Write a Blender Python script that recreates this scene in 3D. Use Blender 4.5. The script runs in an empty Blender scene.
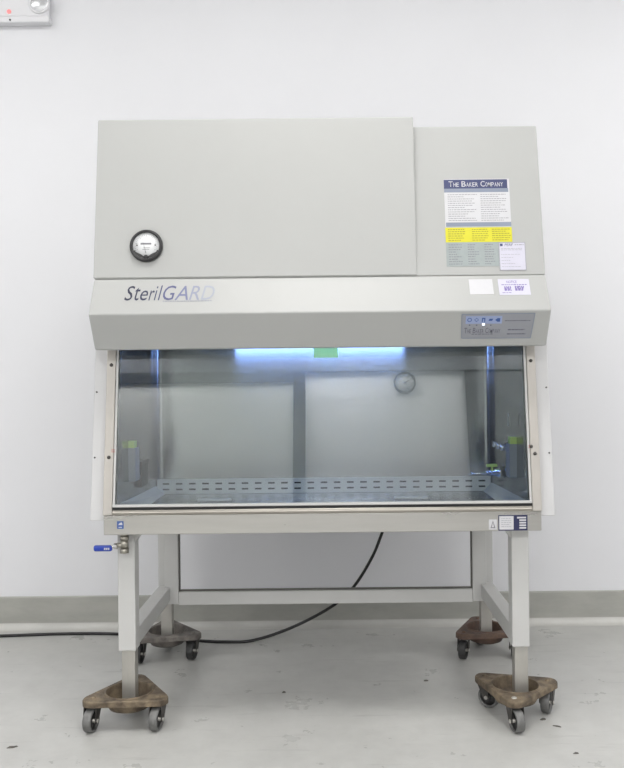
import bpy, bmesh, math, random
from mathutils import Vector, Matrix
random.seed(7)
PI = math.pi
SC = bpy.context.scene
COL = SC.collection

# ------------------------------------------------------------------ camera
F_PX = 832.0
CAMX, CAMZ, ROLL = 0.037, 1.09, 0.0105
VPX, VPY = 333.0, 377.0
cam = bpy.data.cameras.new('camera')
cam.sensor_fit = 'VERTICAL'
cam.sensor_height = 24.0
cam.sensor_width = 24.0
cam.lens = 24.0 * F_PX / 768.0
cam.shift_x = -(VPX - 312.0) / 768.0
cam.shift_y = -(384.0 - VPY) / 768.0
cam.clip_start = 0.05
camo = bpy.data.objects.new('camera', cam)
COL.objects.link(camo)
camo.location = (CAMX, 0, CAMZ)
camo.rotation_euler = (Matrix.Rotation(PI / 2, 3, 'X') @ Matrix.Rotation(-ROLL, 3, 'Z')).to_euler()
SC.camera = camo

# ------------------------------------------------------------------ world, exposure
w = bpy.data.worlds.new('world'); SC.world = w
w.use_nodes = True
w.node_tree.nodes['Background'].inputs[0].default_value = (0.8, 0.88, 1, 1)
w.node_tree.nodes['Background'].inputs[1].default_value = 0.25
SC.view_settings.view_transform = 'Standard'
SC.view_settings.look = 'None'
SC.view_settings.gamma = 1
SC.view_settings.use_curve_mapping = False
SC.view_settings.exposure = 0.0

# ceiling lamps: (x, y, watts)
ROOM_H = 3.3
LAMPS = [(-2.3, 2.1, 15.5), (0.0, 1.65, 26), (2.3, 2.1, 19),
         (-2.1, -2.4, 64), (0.0, -2.4, 64), (2.1, -2.4, 64)]
LW, LH = 1.2, 0.6
for (lx, ly, p) in LAMPS:
    a = bpy.data.lights.new('ceiling_lamp_glow', 'AREA')
    a.shape = 'RECTANGLE'; a.size = LW - .06; a.size_y = LH - .06
    a.energy = p; a.color = (1.0, 0.985, 0.965)
    ao = bpy.data.objects.new('ceiling_lamp_glow', a)
    ao.location = (lx, ly, ROOM_H - 0.045)
    COL.objects.link(ao)

# ------------------------------------------------------------------ materials
MATS = {}
def mat(name, col, rough=.5, metal=0.0, noise=0.0, nscale=6.0, col2=None, coat=0.0, emit=None, estr=0.0,
        rnoise=0.0, bump=0.0, bscale=60.0, stretch=None, spec=None, aniso=0.0):
    m = bpy.data.materials.new(name); m.use_nodes = True
    nt = m.node_tree; b = nt.nodes['Principled BSDF']
    b.inputs['Base Color'].default_value = (*col, 1)
    b.inputs['Roughness'].default_value = rough
    b.inputs['Metallic'].default_value = metal
    if spec is not None: b.inputs['Specular IOR Level'].default_value = spec
    if aniso:
        tg_ = nt.nodes.new('ShaderNodeTangent'); tg_.direction_type = 'RADIAL'; tg_.axis = 'Y' if 'work' in name else 'Z'
        nt.links.new(tg_.outputs[0], b.inputs['Tangent']); b.inputs['Anisotropic'].default_value = aniso; b.inputs['Anisotropic Rotation'].default_value = .25
    if coat: b.inputs['Coat Weight'].default_value = coat
    if emit:
        b.inputs['Emission Color'].default_value = (*emit, 1); b.inputs['Emission Strength'].default_value = estr
    tc = nt.nodes.new('ShaderNodeTexCoord'); mp = nt.nodes.new('ShaderNodeMapping')
    nt.links.new(tc.outputs['Object'], mp.inputs[0])
    if stretch: mp.inputs['Scale'].default_value = stretch
    if noise or col2:
        n = nt.nodes.new('ShaderNodeTexNoise'); n.inputs['Scale'].default_value = nscale
        n.inputs['Detail'].default_value = 6; n.inputs['Roughness'].default_value = .62
        nt.links.new(mp.outputs[0], n.inputs['Vector'])
        r = nt.nodes.new('ShaderNodeValToRGB')
        c2 = col2 if col2 else tuple(c * (1 - noise) for c in col)
        r.color_ramp.elements[0].position = .36; r.color_ramp.elements[1].position = .64
        r.color_ramp.elements[0].color = (*c2, 1); r.color_ramp.elements[1].color = (*col, 1)
        nt.links.new(n.outputs['Fac'], r.inputs[0]); nt.links.new(r.outputs[0], b.inputs['Base Color'])
    if rnoise:
        n2 = nt.nodes.new('ShaderNodeTexNoise'); n2.inputs['Scale'].default_value = nscale * 1.7
        n2.inputs['Detail'].default_value = 4
        nt.links.new(mp.outputs[0], n2.inputs['Vector'])
        mr = nt.nodes.new('ShaderNodeMapRange')
        mr.inputs['To Min'].default_value = max(.02, rough - rnoise); mr.inputs['To Max'].default_value = rough + rnoise
        nt.links.new(n2.outputs['Fac'], mr.inputs['Value']); nt.links.new(mr.outputs[0], b.inputs['Roughness'])
    if bump:
        n3 = nt.nodes.new('ShaderNodeTexNoise'); n3.inputs['Scale'].default_value = bscale
        n3.inputs['Detail'].default_value = 3
        nt.links.new(mp.outputs[0], n3.inputs['Vector'])
        bp = nt.nodes.new('ShaderNodeBump'); bp.inputs['Strength'].default_value = bump; bp.inputs['Distance'].default_value = .004
        nt.links.new(n3.outputs['Fac'], bp.inputs['Height']); nt.links.new(bp.outputs[0], b.inputs['Normal'])
    MATS[name] = m
    return m

M_wall = mat('white wall paint', (.80, .805, .83), .6, noise=.025, nscale=1.3, bump=.06, bscale=35)
M_ceil = mat('ceiling paint', (.82, .82, .82), .8, noise=.03)
M_base = mat('grey vinyl base', (.43, .43, .395), .5, noise=.14, nscale=5, stretch=(1, 1, 3))
M_cove = mat('cove strip with painted light', (.62, .615, .585), .45, noise=.10, nscale=4)  # paler than base and floor: light on the upturned toe painted in
M_paint = mat('cabinet enamel', (.425, .43, .42), .42, noise=.02, nscale=3, bump=.03, bscale=240)
M_white = mat('stand white enamel', (.56, .56, .548), .42, noise=.04, nscale=7)
M_alu = mat('window frame anodised', (.475, .45, .415), .42, noise=.07, nscale=9, metal=.15)
M_sill = mat('brushed stainless sill', (.50, .49, .465), .30, metal=.8, noise=.08, nscale=5, stretch=(.5, 6, 6), rnoise=.08)
M_lip = mat('stainless lip', (.42, .395, .355), .34, metal=.9, noise=.15, nscale=6, stretch=(.6, 8, 8))
M_steel = mat('chamber stainless', (.36, .365, .36), .20, metal=.95, noise=.08, nscale=2.5, stretch=(1, 1, .25), aniso=.85)
M_tray = mat('work surface stainless', (.40, .415, .42), .25, aniso=.85, metal=.95, noise=.06, nscale=4)
M_strip = mat('perforated strip steel', (.48, .50, .50), .35, metal=.7, noise=.05)
M_chrome = mat('chrome', (.62, .62, .61), .2, metal=1)
M_bchrome = mat('bright chrome', (.88, .89, .90), .22, metal=.9)
M_valve = mat('dull valve steel', (.42, .40, .35), .32, metal=.85, noise=.2, nscale=60)
M_outlet = mat('outlet cover grey', (.27, .30, .34), .4, metal=.3, noise=.05)
M_sidep = mat('pale side panel', (.60, .60, .605), .45, noise=.02)
M_black = mat('black plastic', (.012, .012, .013), .45, noise=.2)
M_dark = mat('painted slot shade', (.01, .01, .011), .8, noise=.2)  # near-black that paints the shade behind the exhaust slots
M_bezel = mat('gauge bezel black', (.022, .022, .024), .4, noise=.2)
M_dial = mat('gauge dial white', (.78, .79, .80), .5, noise=.05, nscale=60)
M_ink = mat('grey print', (.22, .22, .24), .6, noise=.1)
M_inkl = mat('pale grey print', (.34, .34, .38), .6, noise=.1)
M_navy = mat('navy print', (.05, .06, .15), .5, noise=.1)
M_navy2 = mat('dark navy print', (.02, .024, .085), .5, noise=.1)
M_slate = mat('slate print', (.24, .275, .35), .5, noise=.1)
M_sage = mat('sage grey label', (.345, .385, .385), .5, noise=.08, nscale=40)
M_yel = mat('yellow label', (.66, .62, .03), .5, noise=.06, nscale=40)
M_yelink = mat('olive print on yellow', (.36, .33, .03), .6, noise=.2)
M_paper = mat('white label paper', (.60, .60, .62), .55, noise=.03, nscale=30)
M_lav = mat('lavender white label', (.60, .59, .68), .55, noise=.04, nscale=30)
M_purple = mat('purple print', (.23, .18, .44), .6, noise=.15)
M_panel = mat('grey control panel', (.30, .31, .34), .45, noise=.06, nscale=20)
M_blue = mat('blue print', (.05, .11, .33), .5, noise=.1)
M_bluebg = mat('pale blue print', (.33, .40, .62), .5, noise=.1)
M_hblue = mat('blue vinyl handle', (.012, .05, .40), .35, noise=.15, nscale=30)
M_note = mat('yellow green note', (.55, .75, .20), .6, noise=.1)
M_stw = mat('bare steel leg tube', (.50, .485, .45), .35, metal=.6, noise=.18, nscale=9, stretch=(1, 1, .3))
M_iron = mat('rusty brown cast iron', (.25, .195, .13), .6, metal=.25, col2=(.085, .065, .046), nscale=22, bump=.3, bscale=90)
M_irong = mat('grey worn cast iron', (.22, .20, .18), .6, metal=.25, col2=(.11, .10, .09), nscale=22, bump=.3, bscale=90)
M_irond = mat('dark rusty cast iron', (.155, .095, .065), .6, metal=.25, col2=(.085, .06, .05), nscale=20, bump=.3, bscale=90)
M_tread = mat('grey wheel tread', (.20, .20, .195), .45, metal=.4, noise=.3, nscale=30)
M_treadd = mat('black disc and shaded tread', (.04, .04, .04), .5, noise=.3, nscale=30)  # wheel discs' own black; on the back treads it paints their shade
M_fork = mat('dark steel fork', (.09, .085, .08), .45, metal=.7, noise=.3, nscale=30)
M_angle = mat('dull steel angle', (.16, .155, .14), .5, metal=.5, noise=.2)
M_cord = mat('black cord rubber', (.012, .012, .013), .5, noise=.2, nscale=40)
M_elight = mat('emergency light plastic', (.78, .78, .80), .4, noise=.02)
M_lens = mat('clear reflector', (.72, .73, .74), .22, metal=.5, noise=.2, nscale=70)
M_led = mat('red indicator', (.75, .3, .3), .4, emit=(1, .2, .2), estr=.5)
M_ledw = mat('white indicator', (.9, .9, 1), .4, emit=(.85, .92, 1), estr=2.0)
M_tube = mat('lit fluorescent tube', (.8, .85, 1), .4, emit=(.25, .42, 1.0), estr=36.0)
M_beam = mat('dark door frame', (.03, .033, .037), .5, noise=.2)
M_door = mat('pale door panels', (.80, .81, .80), .5, noise=.05, nscale=2)
M_clock = mat('clock face', (.80, .80, .78), .5, noise=.03)
M_scrap = mat('dirt scrap', (.13, .12, .105), .8, noise=.4, nscale=80)
M_tubed = mat('lamp diffuser', (.9, .9, .9), .5, emit=(1, .985, .965), estr=3.0)

def floor_mat():
    m = bpy.data.materials.new('pale grey sealed floor'); m.use_nodes = True
    nt = m.node_tree; b = nt.nodes['Principled BSDF']; L = nt.links.new
    tc = nt.nodes.new('ShaderNodeTexCoord')
    def nz(scale, detail, lo, hi, p0, p1, sc=(1, 1, 1)):
        mp = nt.nodes.new('ShaderNodeMapping'); mp.inputs['Scale'].default_value = sc
        L(tc.outputs['Object'], mp.inputs[0])
        n = nt.nodes.new('ShaderNodeTexNoise'); n.inputs['Scale'].default_value = scale; n.inputs['Detail'].default_value = detail
        n.inputs['Roughness'].default_value = .65
        L(mp.outputs[0], n.inputs['Vector'])
        r = nt.nodes.new('ShaderNodeValToRGB')
        r.color_ramp.elements[0].position = p0; r.color_ramp.elements[1].position = p1
        r.color_ramp.elements[0].color = (lo,) * 3 + (1,); r.color_ramp.elements[1].color = (hi,) * 3 + (1,)
        L(n.outputs['Fac'], r.inputs[0]); return r.outputs[0]
    base = nt.nodes.new('ShaderNodeRGB'); base.outputs[0].default_value = (.53, .53, .51, 1)
    cur = base.outputs[0]
    for s in (nz(2.2, 8, .90, 1.03, .35, .65), nz(14, 6, .955, 1.02, .36, .6), nz(45, 5, .88, 1.0, .27, .36), nz(9, 5, .86, 1.0, .30, .40, (.35, 3, 1))):
        mx = nt.nodes.new('ShaderNodeMixRGB'); mx.blend_type = 'MULTIPLY'; mx.inputs[0].default_value = 1
        L(cur, mx.inputs[1]); L(s, mx.inputs[2]); cur = mx.outputs[0]
    L(cur, b.inputs['Base Color'])
    rr = nz(7, 6, .26, .35, .3, .7); L(rr, b.inputs['Roughness'])
    n3 = nt.nodes.new('ShaderNodeTexNoise'); n3.inputs['Scale'].default_value = 25; L(tc.outputs['Object'], n3.inputs['Vector'])
    bp = nt.nodes.new('ShaderNodeBump'); bp.inputs['Strength'].default_value = .12; bp.inputs['Distance'].default_value = .003
    L(n3.outputs['Fac'], bp.inputs['Height']); L(bp.outputs[0], b.inputs['Normal'])
    return m
M_floor = floor_mat()

def glass_mat():
    m = bpy.data.materials.new('sash glass'); m.use_nodes = True
    nt = m.node_tree; nt.nodes.clear(); L = nt.links.new
    o = nt.nodes.new('ShaderNodeOutputMaterial'); mx = nt.nodes.new('ShaderNodeMixShader')
    tr = nt.nodes.new('ShaderNodeBsdfTransparent'); gl = nt.nodes.new('ShaderNodeBsdfGlossy'); fr = nt.nodes.new('ShaderNodeFresnel')
    tr.inputs[0].default_value = (.90, .925, .925, 1); gl.inputs['Roughness'].default_value = 0.0
    fr.inputs['IOR'].default_value = 1.70
    L(fr.outputs[0], mx.inputs[0]); L(tr.outputs[0], mx.inputs[1]); L(gl.outputs[0], mx.inputs[2]); L(mx.outputs[0], o.inputs[0])
    return m
M_glass = glass_mat()

def sticker_mat():
    m = bpy.data.materials.new('translucent green film'); m.use_nodes = True
    nt = m.node_tree; nt.nodes.clear(); L = nt.links.new
    o = nt.nodes.new('ShaderNodeOutputMaterial'); mx = nt.nodes.new('ShaderNodeMixShader'); mx.inputs[0].default_value = .65
    d = nt.nodes.new('ShaderNodeBsdfDiffuse'); t = nt.nodes.new('ShaderNodeBsdfTranslucent')
    d.inputs[0].default_value = (.70, .97, .68, 1); t.inputs[0].default_value = (.80, 1, .58, 1)
    L(d.outputs[0], mx.inputs[1]); L(t.outputs[0], mx.inputs[2]); L(mx.outputs[0], o.inputs[0])
    return m
M_green = sticker_mat()

# ------------------------------------------------------------------ mesh helpers
def V(*a): return Vector(a)
def box(bm, x0, x1, y0, y1, z0, z1, bev=0.0, seg=2):
    t = bmesh.new()
    vs = [t.verts.new((x, y, z)) for z in (z0, z1) for y in (y0, y1) for x in (x0, x1)]
    for f in ((0, 2, 3, 1), (4, 5, 7, 6), (0, 1, 5, 4), (2, 6, 7, 3), (0, 4, 6, 2), (1, 3, 7, 5)):
        t.faces.new([vs[i] for i in f])
    if bev: bmesh.ops.bevel(t, geom=t.edges[:], offset=bev, segments=seg, affect='EDGES', profile=.5)
    merge(bm, t); return bm
def merge(bm, t, mx=None):
    if mx is not None: bmesh.ops.transform(t, matrix=mx, verts=t.verts[:])
    me = bpy.data.meshes.new('tmp'); t.to_mesh(me); t.free(); bm.from_mesh(me); bpy.data.meshes.remove(me)
def prism(bm, prof, x0, x1, bev=0.0, seg=2):
    """extrude a (y,z) profile along x"""
    t = bmesh.new()
    a = [t.verts.new((x0, y, z)) for y, z in prof]; b = [t.verts.new((x1, y, z)) for y, z in prof]
    n = len(prof)
    t.faces.new(a); t.faces.new(b[::-1])
    for i in range(n): t.faces.new([a[i], b[i], b[(i + 1) % n], a[(i + 1) % n]])
    bmesh.ops.recalc_face_normals(t, faces=t.faces[:])
    if bev: bmesh.ops.bevel(t, geom=t.edges[:], offset=bev, segments=seg, affect='EDGES', profile=.5)
    merge(bm, t); return bm
def cyl(bm, p0, p1, r0, r1=None, n=24, caps=True):
    r1 = r0 if r1 is None else r1
    p0, p1 = Vector(p0), Vector(p1); d = (p1 - p0).normalized()
    u = d.orthogonal().normalized(); v = d.cross(u)
    a = [bm.verts.new(p0 + (u * math.cos(2 * PI * i / n) + v * math.sin(2 * PI * i / n)) * r0) for i in range(n)]
    b = [bm.verts.new(p1 + (u * math.cos(2 * PI * i / n) + v * math.sin(2 * PI * i / n)) * r1) for i in range(n)]
    for i in range(n):
        f = bm.faces.new([a[i], a[(i + 1) % n], b[(i + 1) % n], b[i]]); f.smooth = True
    if caps: bm.faces.new(a[::-1]); bm.faces.new(b)
    return bm
def lathe(bm, prof, origin, axis, n=40, closed=False):
    """prof: (r, h) along axis"""
    d = Vector(axis).normalized(); u = d.orthogonal().normalized(); v = d.cross(u); o = Vector(origin)
    rings = []
    for r, h in prof:
        if r < 1e-6: rings.append([bm.verts.new(o + d * h)])
        else: rings.append([bm.verts.new(o + d * h + (u * math.cos(2 * PI * i / n) + v * math.sin(2 * PI * i / n)) * r) for i in range(n)])
    pairs = list(zip(rings, rings[1:]))
    if closed: pairs.append((rings[-1], rings[0]))
    for A, B in pairs:
        for i in range(n):
            j = (i + 1) % n
            if len(A) == 1 and len(B) == 1: continue
            if len(A) == 1: f = bm.faces.new([A[0], B[j], B[i]])
            elif len(B) == 1: f = bm.faces.new([A[i], A[j], B[0]])
            else: f = bm.faces.new([A[i], A[j], B[j], B[i]])
            f.smooth = True
    return bm
def tube(bm, pts, r, n=10):
    pts = [Vector(p) for p in pts]; prev = None; up = Vector((0, 0, 1))
    for i, p in enumerate(pts):
        d = (pts[min(i + 1, len(pts) - 1)] - pts[max(i - 1, 0)]).normalized()
        u = up.cross(d)
        u = u.normalized() if u.length > 1e-4 else d.orthogonal().normalized()
        v = d.cross(u)
        ring = [bm.verts.new(p + (u * math.cos(2 * PI * k / n) + v * math.sin(2 * PI * k / n)) * r) for k in range(n)]
        if prev:
            for k in range(n):
                f = bm.faces.new([prev[k], prev[(k + 1) % n], ring[(k + 1) % n], ring[k]]); f.smooth = True
        else: bm.faces.new(ring[::-1])
        prev = ring
    bm.faces.new(prev); return bm
def spline(pts, n=12):
    pts = [Vector(p) for p in pts]; out = []
    P = [pts[0]] + pts + [pts[-1]]
    for i in range(1, len(P) - 2):
        for k in range(n):
            t = k / n; a, b, c, d = P[i - 1], P[i], P[i + 1], P[i + 2]
            out.append(.5 * ((2 * b) + (c - a) * t + (2 * a - 5 * b + 4 * c - d) * t * t + (3 * b - a - 3 * c + d) * t ** 3))
    out.append(pts[-1]); return out
WPOS = {}
def obj(name, bm, m, parent=None, label=None, recalc=True):
    """links bm as ONE object; mesh coordinates are given in the world frame of the parent's thing"""
    if recalc: bmesh.ops.recalc_face_normals(bm, faces=bm.faces[:])
    me = bpy.data.meshes.new(name)
    off = WPOS.get(parent.name, Vector()) if parent else Vector()
    if off.length: bmesh.ops.translate(bm, vec=-off, verts=bm.verts[:])
    bm.to_mesh(me); bm.free()
    me.materials.append(m)
    o = bpy.data.objects.new(name, me); COL.objects.link(o)
    if parent: o.parent = parent; WPOS[o.name] = off
    if label: o['label'] = label
    return o
def tag(o, label, cat, group=None):
    o['label'] = label; o['category'] = cat
    if group: o['group'] = group
    return o
def thing(name, label, cat, loc, group=None, local=False):
    o = bpy.data.objects.new(name, None); COL.objects.link(o); o.location = loc; o.empty_display_size = .1
    WPOS[o.name] = Vector() if local else Vector(loc)
    return tag(o, label, cat, group)
def struct(name, bm, m, parent=None):
    o = obj(name, bm, m, parent)
    if not parent: o['kind'] = 'structure'
    return o
class Plane:
    """a flat face of a thing: origin, u to the right, v up, n outwards"""
    def __init__(s, o, v, lift=0.0):
        s.u = Vector((1, 0, 0)); s.v = Vector(v).normalized(); s.n = s.u.cross(s.v).normalized()
        s.o = Vector(o) + s.n * lift
    def p(s, a, b, h=0.0): return s.o + s.u * a + s.v * b + s.n * h
def patch(bm, pl, a0, a1, b0, b1, h0=0.0, h1=.0006):
    """thin slab lying on a plane (labels, plates)"""
    return quad(bm, pl, [(a0, b0), (a1, b0), (a1, b1), (a0, b1)], h0, h1)
def quad(bm, pl, pts, h0=0.0, h1=.0006):
    A = [bm.verts.new(pl.p(a, b, h0)) for a, b in pts]; B = [bm.verts.new(pl.p(a, b, h1)) for a, b in pts]
    n = len(pts)
    bm.faces.new(A[::-1]); bm.faces.new(B)
    for i in range(n): bm.faces.new([A[i], A[(i + 1) % n], B[(i + 1) % n], B[i]])
    return bm
def text_bm(bm, s, pl, a0, a1, b0, b1, h=.0006, shear=0.0, bold=0.0):
    """lettering fitted into the rectangle a0..a1 x b0..b1 of a plane"""
    cu = bpy.data.curves.new('lettering', 'FONT'); cu.body = s; cu.size = 1; cu.shear = shear; cu.offset = bold
    cu.fill_mode = 'FRONT'; cu.resolution_u = 3
    o = bpy.data.objects.new('lettering', cu); COL.objects.link(o)
    dg = bpy.context.evaluated_depsgraph_get(); dg.update()
    me = bpy.data.meshes.new_from_object(o.evaluated_get(dg))
    xs = [v.co.x for v in me.vertices]; ys = [v.co.y for v in me.vertices]
    x0, x1, y0, y1 = min(xs), max(xs), min(ys), max(ys)
    t = bmesh.new(); t.from_mesh(me)
    for v in t.verts:
        a = a0 + (v.co.x - x0) / (x1 - x0) * (a1 - a0); b = b0 + (v.co.y - y0) / (y1 - y0) * (b1 - b0)
        v.co = pl.p(a, b, h)
    merge(bm, t)
    bpy.data.objects.remove(o); bpy.data.curves.remove(cu); bpy.data.meshes.remove(me)
    return bm
def lines_bm(bm, pl, a0, a1, b0, b1, rows, th, h=.0007, rag=.35):
    """rows of small print too fine to read"""
    for i in range(rows):
        b = b1 - (i + .5) * (b1 - b0) / rows
        a = a0
        e = a1 - random.random() * rag * (a1 - a0)
        while a < e - .002:
            wd = random.uniform(.003, .010)
            patch(bm, pl, a, min(a + wd, e), b - th / 2, b + th / 2, h, h + .0001)
            a += wd + .0018
    return bm

# ------------------------------------------------------------------ room shell
XL, XR, YF, YB = -3.4, 3.4, -2.9, 3.65
struct('floor', box(bmesh.new(), XL - .1, XR + .1, YF - .1, YB + .1, -.1, 0), M_floor)
struct('wall_back', box(bmesh.new(), XL - .1, XR + .1, YB, YB + .1, 0, ROOM_H), M_wall)
struct('wall_left', box(bmesh.new(), XL - .1, XL, YF, YB, 0, ROOM_H), M_wall)
struct('wall_right', box(bmesh.new(), XR, XR + .1, YF, YB, 0, ROOM_H), M_wall)
struct('wall_front', box(bmesh.new(), XL - .1, XR + .1, YF - .1, YF, 0, ROOM_H), M_wall)
struct('ceiling', box(bmesh.new(), XL - .1, XR + .1, YF - .1, YB + .1, ROOM_H, ROOM_H + .1), M_ceil)
bm = bmesh.new()
prism(bm, [(YB, .022), (YB, .142), (YB - .003, .142), (YB - .007, .137), (YB - .007, .022)], XL, XR)
struct('baseboard_back', bm, M_base)
bm = bmesh.new()
pr = [(YB, 0), (YB, .026), (YB - .008, .026)]
for k in range(1, 8):
    t = k / 7 * PI / 2; pr.append((YB - .008 - .034 * (1 - math.cos(t)), .026 - .025 * math.sin(t)))
pr.append((YB - .042, 0))
prism(bm, pr, XL, XR)
o = struct('trim_1', bm, M_cove)

# opposite wall (seen mirrored in the sash): a wide pale sectional door in a dark frame
d1 = struct('door_1', box(bmesh.new(), -3.3, -.36, YF + .0, YF + .03, 0, 2.645), M_door)
bm = bmesh.new()
box(bm, -3.4, -.24, YF, YF + .06, 2.645, 2.755); box(bm, -.36, -.24, YF, YF + .06, 0, 2.645)
struct('door_frame', bm, M_beam, d1)

struct('trim_2', box(bmesh.new(), XL, XR, YF, YF + .05, 2.757, ROOM_H), mat('added soffit dark grey', (.16, .17, .185), .6, noise=.1))  # unseen soffit added to darken the top of the mirrored view
struct('added_dark_panel', box(bmesh.new(), 1.36, 2.6, YF, YF + .03, 0, 2.755), mat('added panel dark grey', (.09, .095, .10), .5, noise=.1))  # unseen dark panel added to dim the right of the mirrored view

# ------------------------------------------------------------------ ceiling fittings
for i, (lx, ly, p) in enumerate(LAMPS):
    where = ('left', 'middle', 'right')[i % 3] + (' of the row above the cabinet front' if i < 3 else ' of the row behind the camera')
    t = thing('ceiling_light', 'flat white ceiling light panel, ' + where, 'light', (lx, ly, ROOM_H - .04), 'ceiling light panels')
    bm = bmesh.new()
    x0, x1, y0, y1, z0, z1 = lx - LW / 2, lx + LW / 2, ly - LH / 2, ly + LH / 2, ROOM_H - .04, ROOM_H
    box(bm, x0, x1, y0, y0 + .025, z0, z1); box(bm, x0, x1, y1 - .025, y1, z0, z1)
    box(bm, x0, x0 + .025, y0 + .025, y1 - .025, z0, z1); box(bm, x1 - .025, x1, y0 + .025, y1 - .025, z0, z1)
    obj('frame', bm, M_elight, t)
    obj('diffuser', box(bmesh.new(), x0 + .025, x1 - .025, y0 + .025, y1 - .025, ROOM_H - .03, ROOM_H - .02), M_tubed, t)

# ------------------------------------------------------------------ cabinet geometry
HW = .690                                    # half width of the body
LEDGE = (2.542, 1.3955); NOSE = (2.478, 1.283); CHIN = (2.542, 1.180)
PT = (2.637, 1.880)                          # top of the sloped right front
BXB, BXT = (2.539, 1.3985), (2.611, 1.904)   # front of the raised left panel
BXR = .297
SB, ST = (2.564, .699), (2.633, 1.180)       # sash plane, bottom and under the hood
def sash_y(z): return SB[0] + (z - SB[1]) * (ST[0] - SB[0]) / (ST[1] - SB[1])
cab = thing('biosafety_cabinet', 'large off-white biological safety cabinet with a sloped glass window, standing on the white stand', 'cabinet', (0, 2.9, .611))

# shell: sides, back, bottom pan, rear of the head
bm = bmesh.new()
side = [(sash_y(.70) + .03, .68), (3.28, .64), (3.28, 1.86), (2.72, 1.86), (2.70, 1.30), (sash_y(1.19) + .03, 1.19)]
prism(bm, side, -.676, -.640); prism(bm, side, .640, .676)
box(bm, -.676, .676, 3.25, 3.28, .62, 1.86)
box(bm, -.676, .676, 2.60, 3.28, .612, .640)
obj('shell', bm, M_paint, cab)
bm = bmesh.new()
prism(bm, [LEDGE, PT, (3.28, 1.880), (3.28, 1.3955)], -HW, HW, .004)
obj('upper_housing', bm, M_paint, cab)
bm = bmesh.new()
prism(bm, [BXB, BXT, (2.72, 1.904), (2.72, 1.3985)], -HW - .002, BXR, .003)
obj('filter_access_panel', bm, M_paint, cab)
bm = bmesh.new()
prism(bm, [LEDGE, NOSE, CHIN, (2.585, 1.180), (2.575, 1.215), (2.66, 1.30), (2.72, 1.3945)], -HW, HW, .004)
hood = obj('hood', bm, M_paint, cab)

# planes of the front
P_slope = Plane((0, NOSE[0], NOSE[1]), (0, LEDGE[0] - NOSE[0], LEDGE[1] - NOSE[1]), .0002)   # bright upper hood face
P_chin = Plane((0, CHIN[0], CHIN[1]), (0, NOSE[0] - CHIN[0], NOSE[1] - CHIN[1]), .0002)       # shaded lower hood face
P_right = Plane((0, LEDGE[0], LEDGE[1]), (0, PT[0] - LEDGE[0], PT[1] - LEDGE[1]), .0002)
P_box = Plane((0, BXB[0], BXB[1]), (0, BXT[0] - BXB[0], BXT[1] - BXB[1]), .0)
P_sill = Plane((0, 2.564, .611), (0, 0, 1), .0002)
def uv(pl, px, py):
    """where the line of sight through a point of the photograph meets a face (face coordinates)"""
    dx, dy = px - VPX, py - VPY
    c, s = math.cos(ROLL), math.sin(ROLL)
    x = dx * c - dy * s; y = dx * s + dy * c
    d = Vector((x / F_PX, 1, -y / F_PX)); o = Vector((CAMX, 0, CAMZ))
    t = (pl.o - o).dot(pl.n) / d.dot(pl.n)
    q = o + d * t - pl.o
    return q.dot(pl.u), q.dot(pl.v)
def rect(pl, x0, y0, x1, y1):
    a0, b1 = uv(pl, x0, y0); a1, b0 = uv(pl, x1, y1)
    return a0, a1, b0, b1

# side flanges behind the window frame
for s, nm in ((-1, 'left'), (1, 'right')):
    bm = bmesh.new()
    pf = [(sash_y(.66) + .026, .652), (sash_y(.66) + .06, .652), (sash_y(1.20) + .06, 1.20), (sash_y(1.20) + .026, 1.20)]
    xa, xb = sorted((s * .676, s * .722))
    prism(bm, pf, xa, xb, .002)
    fl = obj('side_flange', bm, M_sidep, cab)
    for z in (1.05, .845):
        y = sash_y(z) + .026
        obj('screw', cyl(bmesh.new(), (s * .713, y + .001, z), (s * .713, y - .002, z), .0028, n=12), M_fork, fl)

# window frame rails
for s in (-1, 1):
    bm = bmesh.new()
    xa, xb = sorted((s * .6475, s * .6755))
    zz0, zz1 = .6715, 1.20
    prism(bm, [(sash_y(zz0) - .004, zz0), (sash_y(zz0) + .03, zz0), (sash_y(zz1) + .03, zz1), (sash_y(zz1) - .004, zz1)], xa, xb, .002)
    fr = obj('window_frame', bm, M_alu, cab, 'cream anodised side rail of the window')
    bm = bmesh.new()
    xa, xb = sorted((s * .6395, s * .6465))
    prism(bm, [(sash_y(zz0 + .02) - .001, zz0 + .02), (sash_y(zz0 + .02) + .02, zz0 + .02), (sash_y(zz1) + .02, zz1), (sash_y(zz1) - .001, zz1)], xa, xb, .001)
    obj('guide_strip', bm, M_white, fr)
    for z in ((1.135, .848) if s < 0 else (1.135, .868, .846)):
        y = sash_y(z) - .004; x = s * (.661 if z != .868 else .650)
        obj('screw', lathe(bmesh.new(), [(.0055, 0), (.0055, .002), (.003, .004), (0, .0042)], (x, y, z), (0, -1, .14), 14), M_fork, fr)
    bm = bmesh.new(); z = .868
    x = s * .648
    box(bm, x - .006, x + .006, sash_y(z) - .0052, sash_y(z) - .0042, z + .002, z + .0035); box(bm, x - .006, x + .006, sash_y(z) - .0052, sash_y(z) - .0042, z - .004, z - .0025)
    obj('height_mark', bm, mat('red mark', (.5, .06, .06), .6, noise=.1), fr, 'small red height mark')

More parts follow.
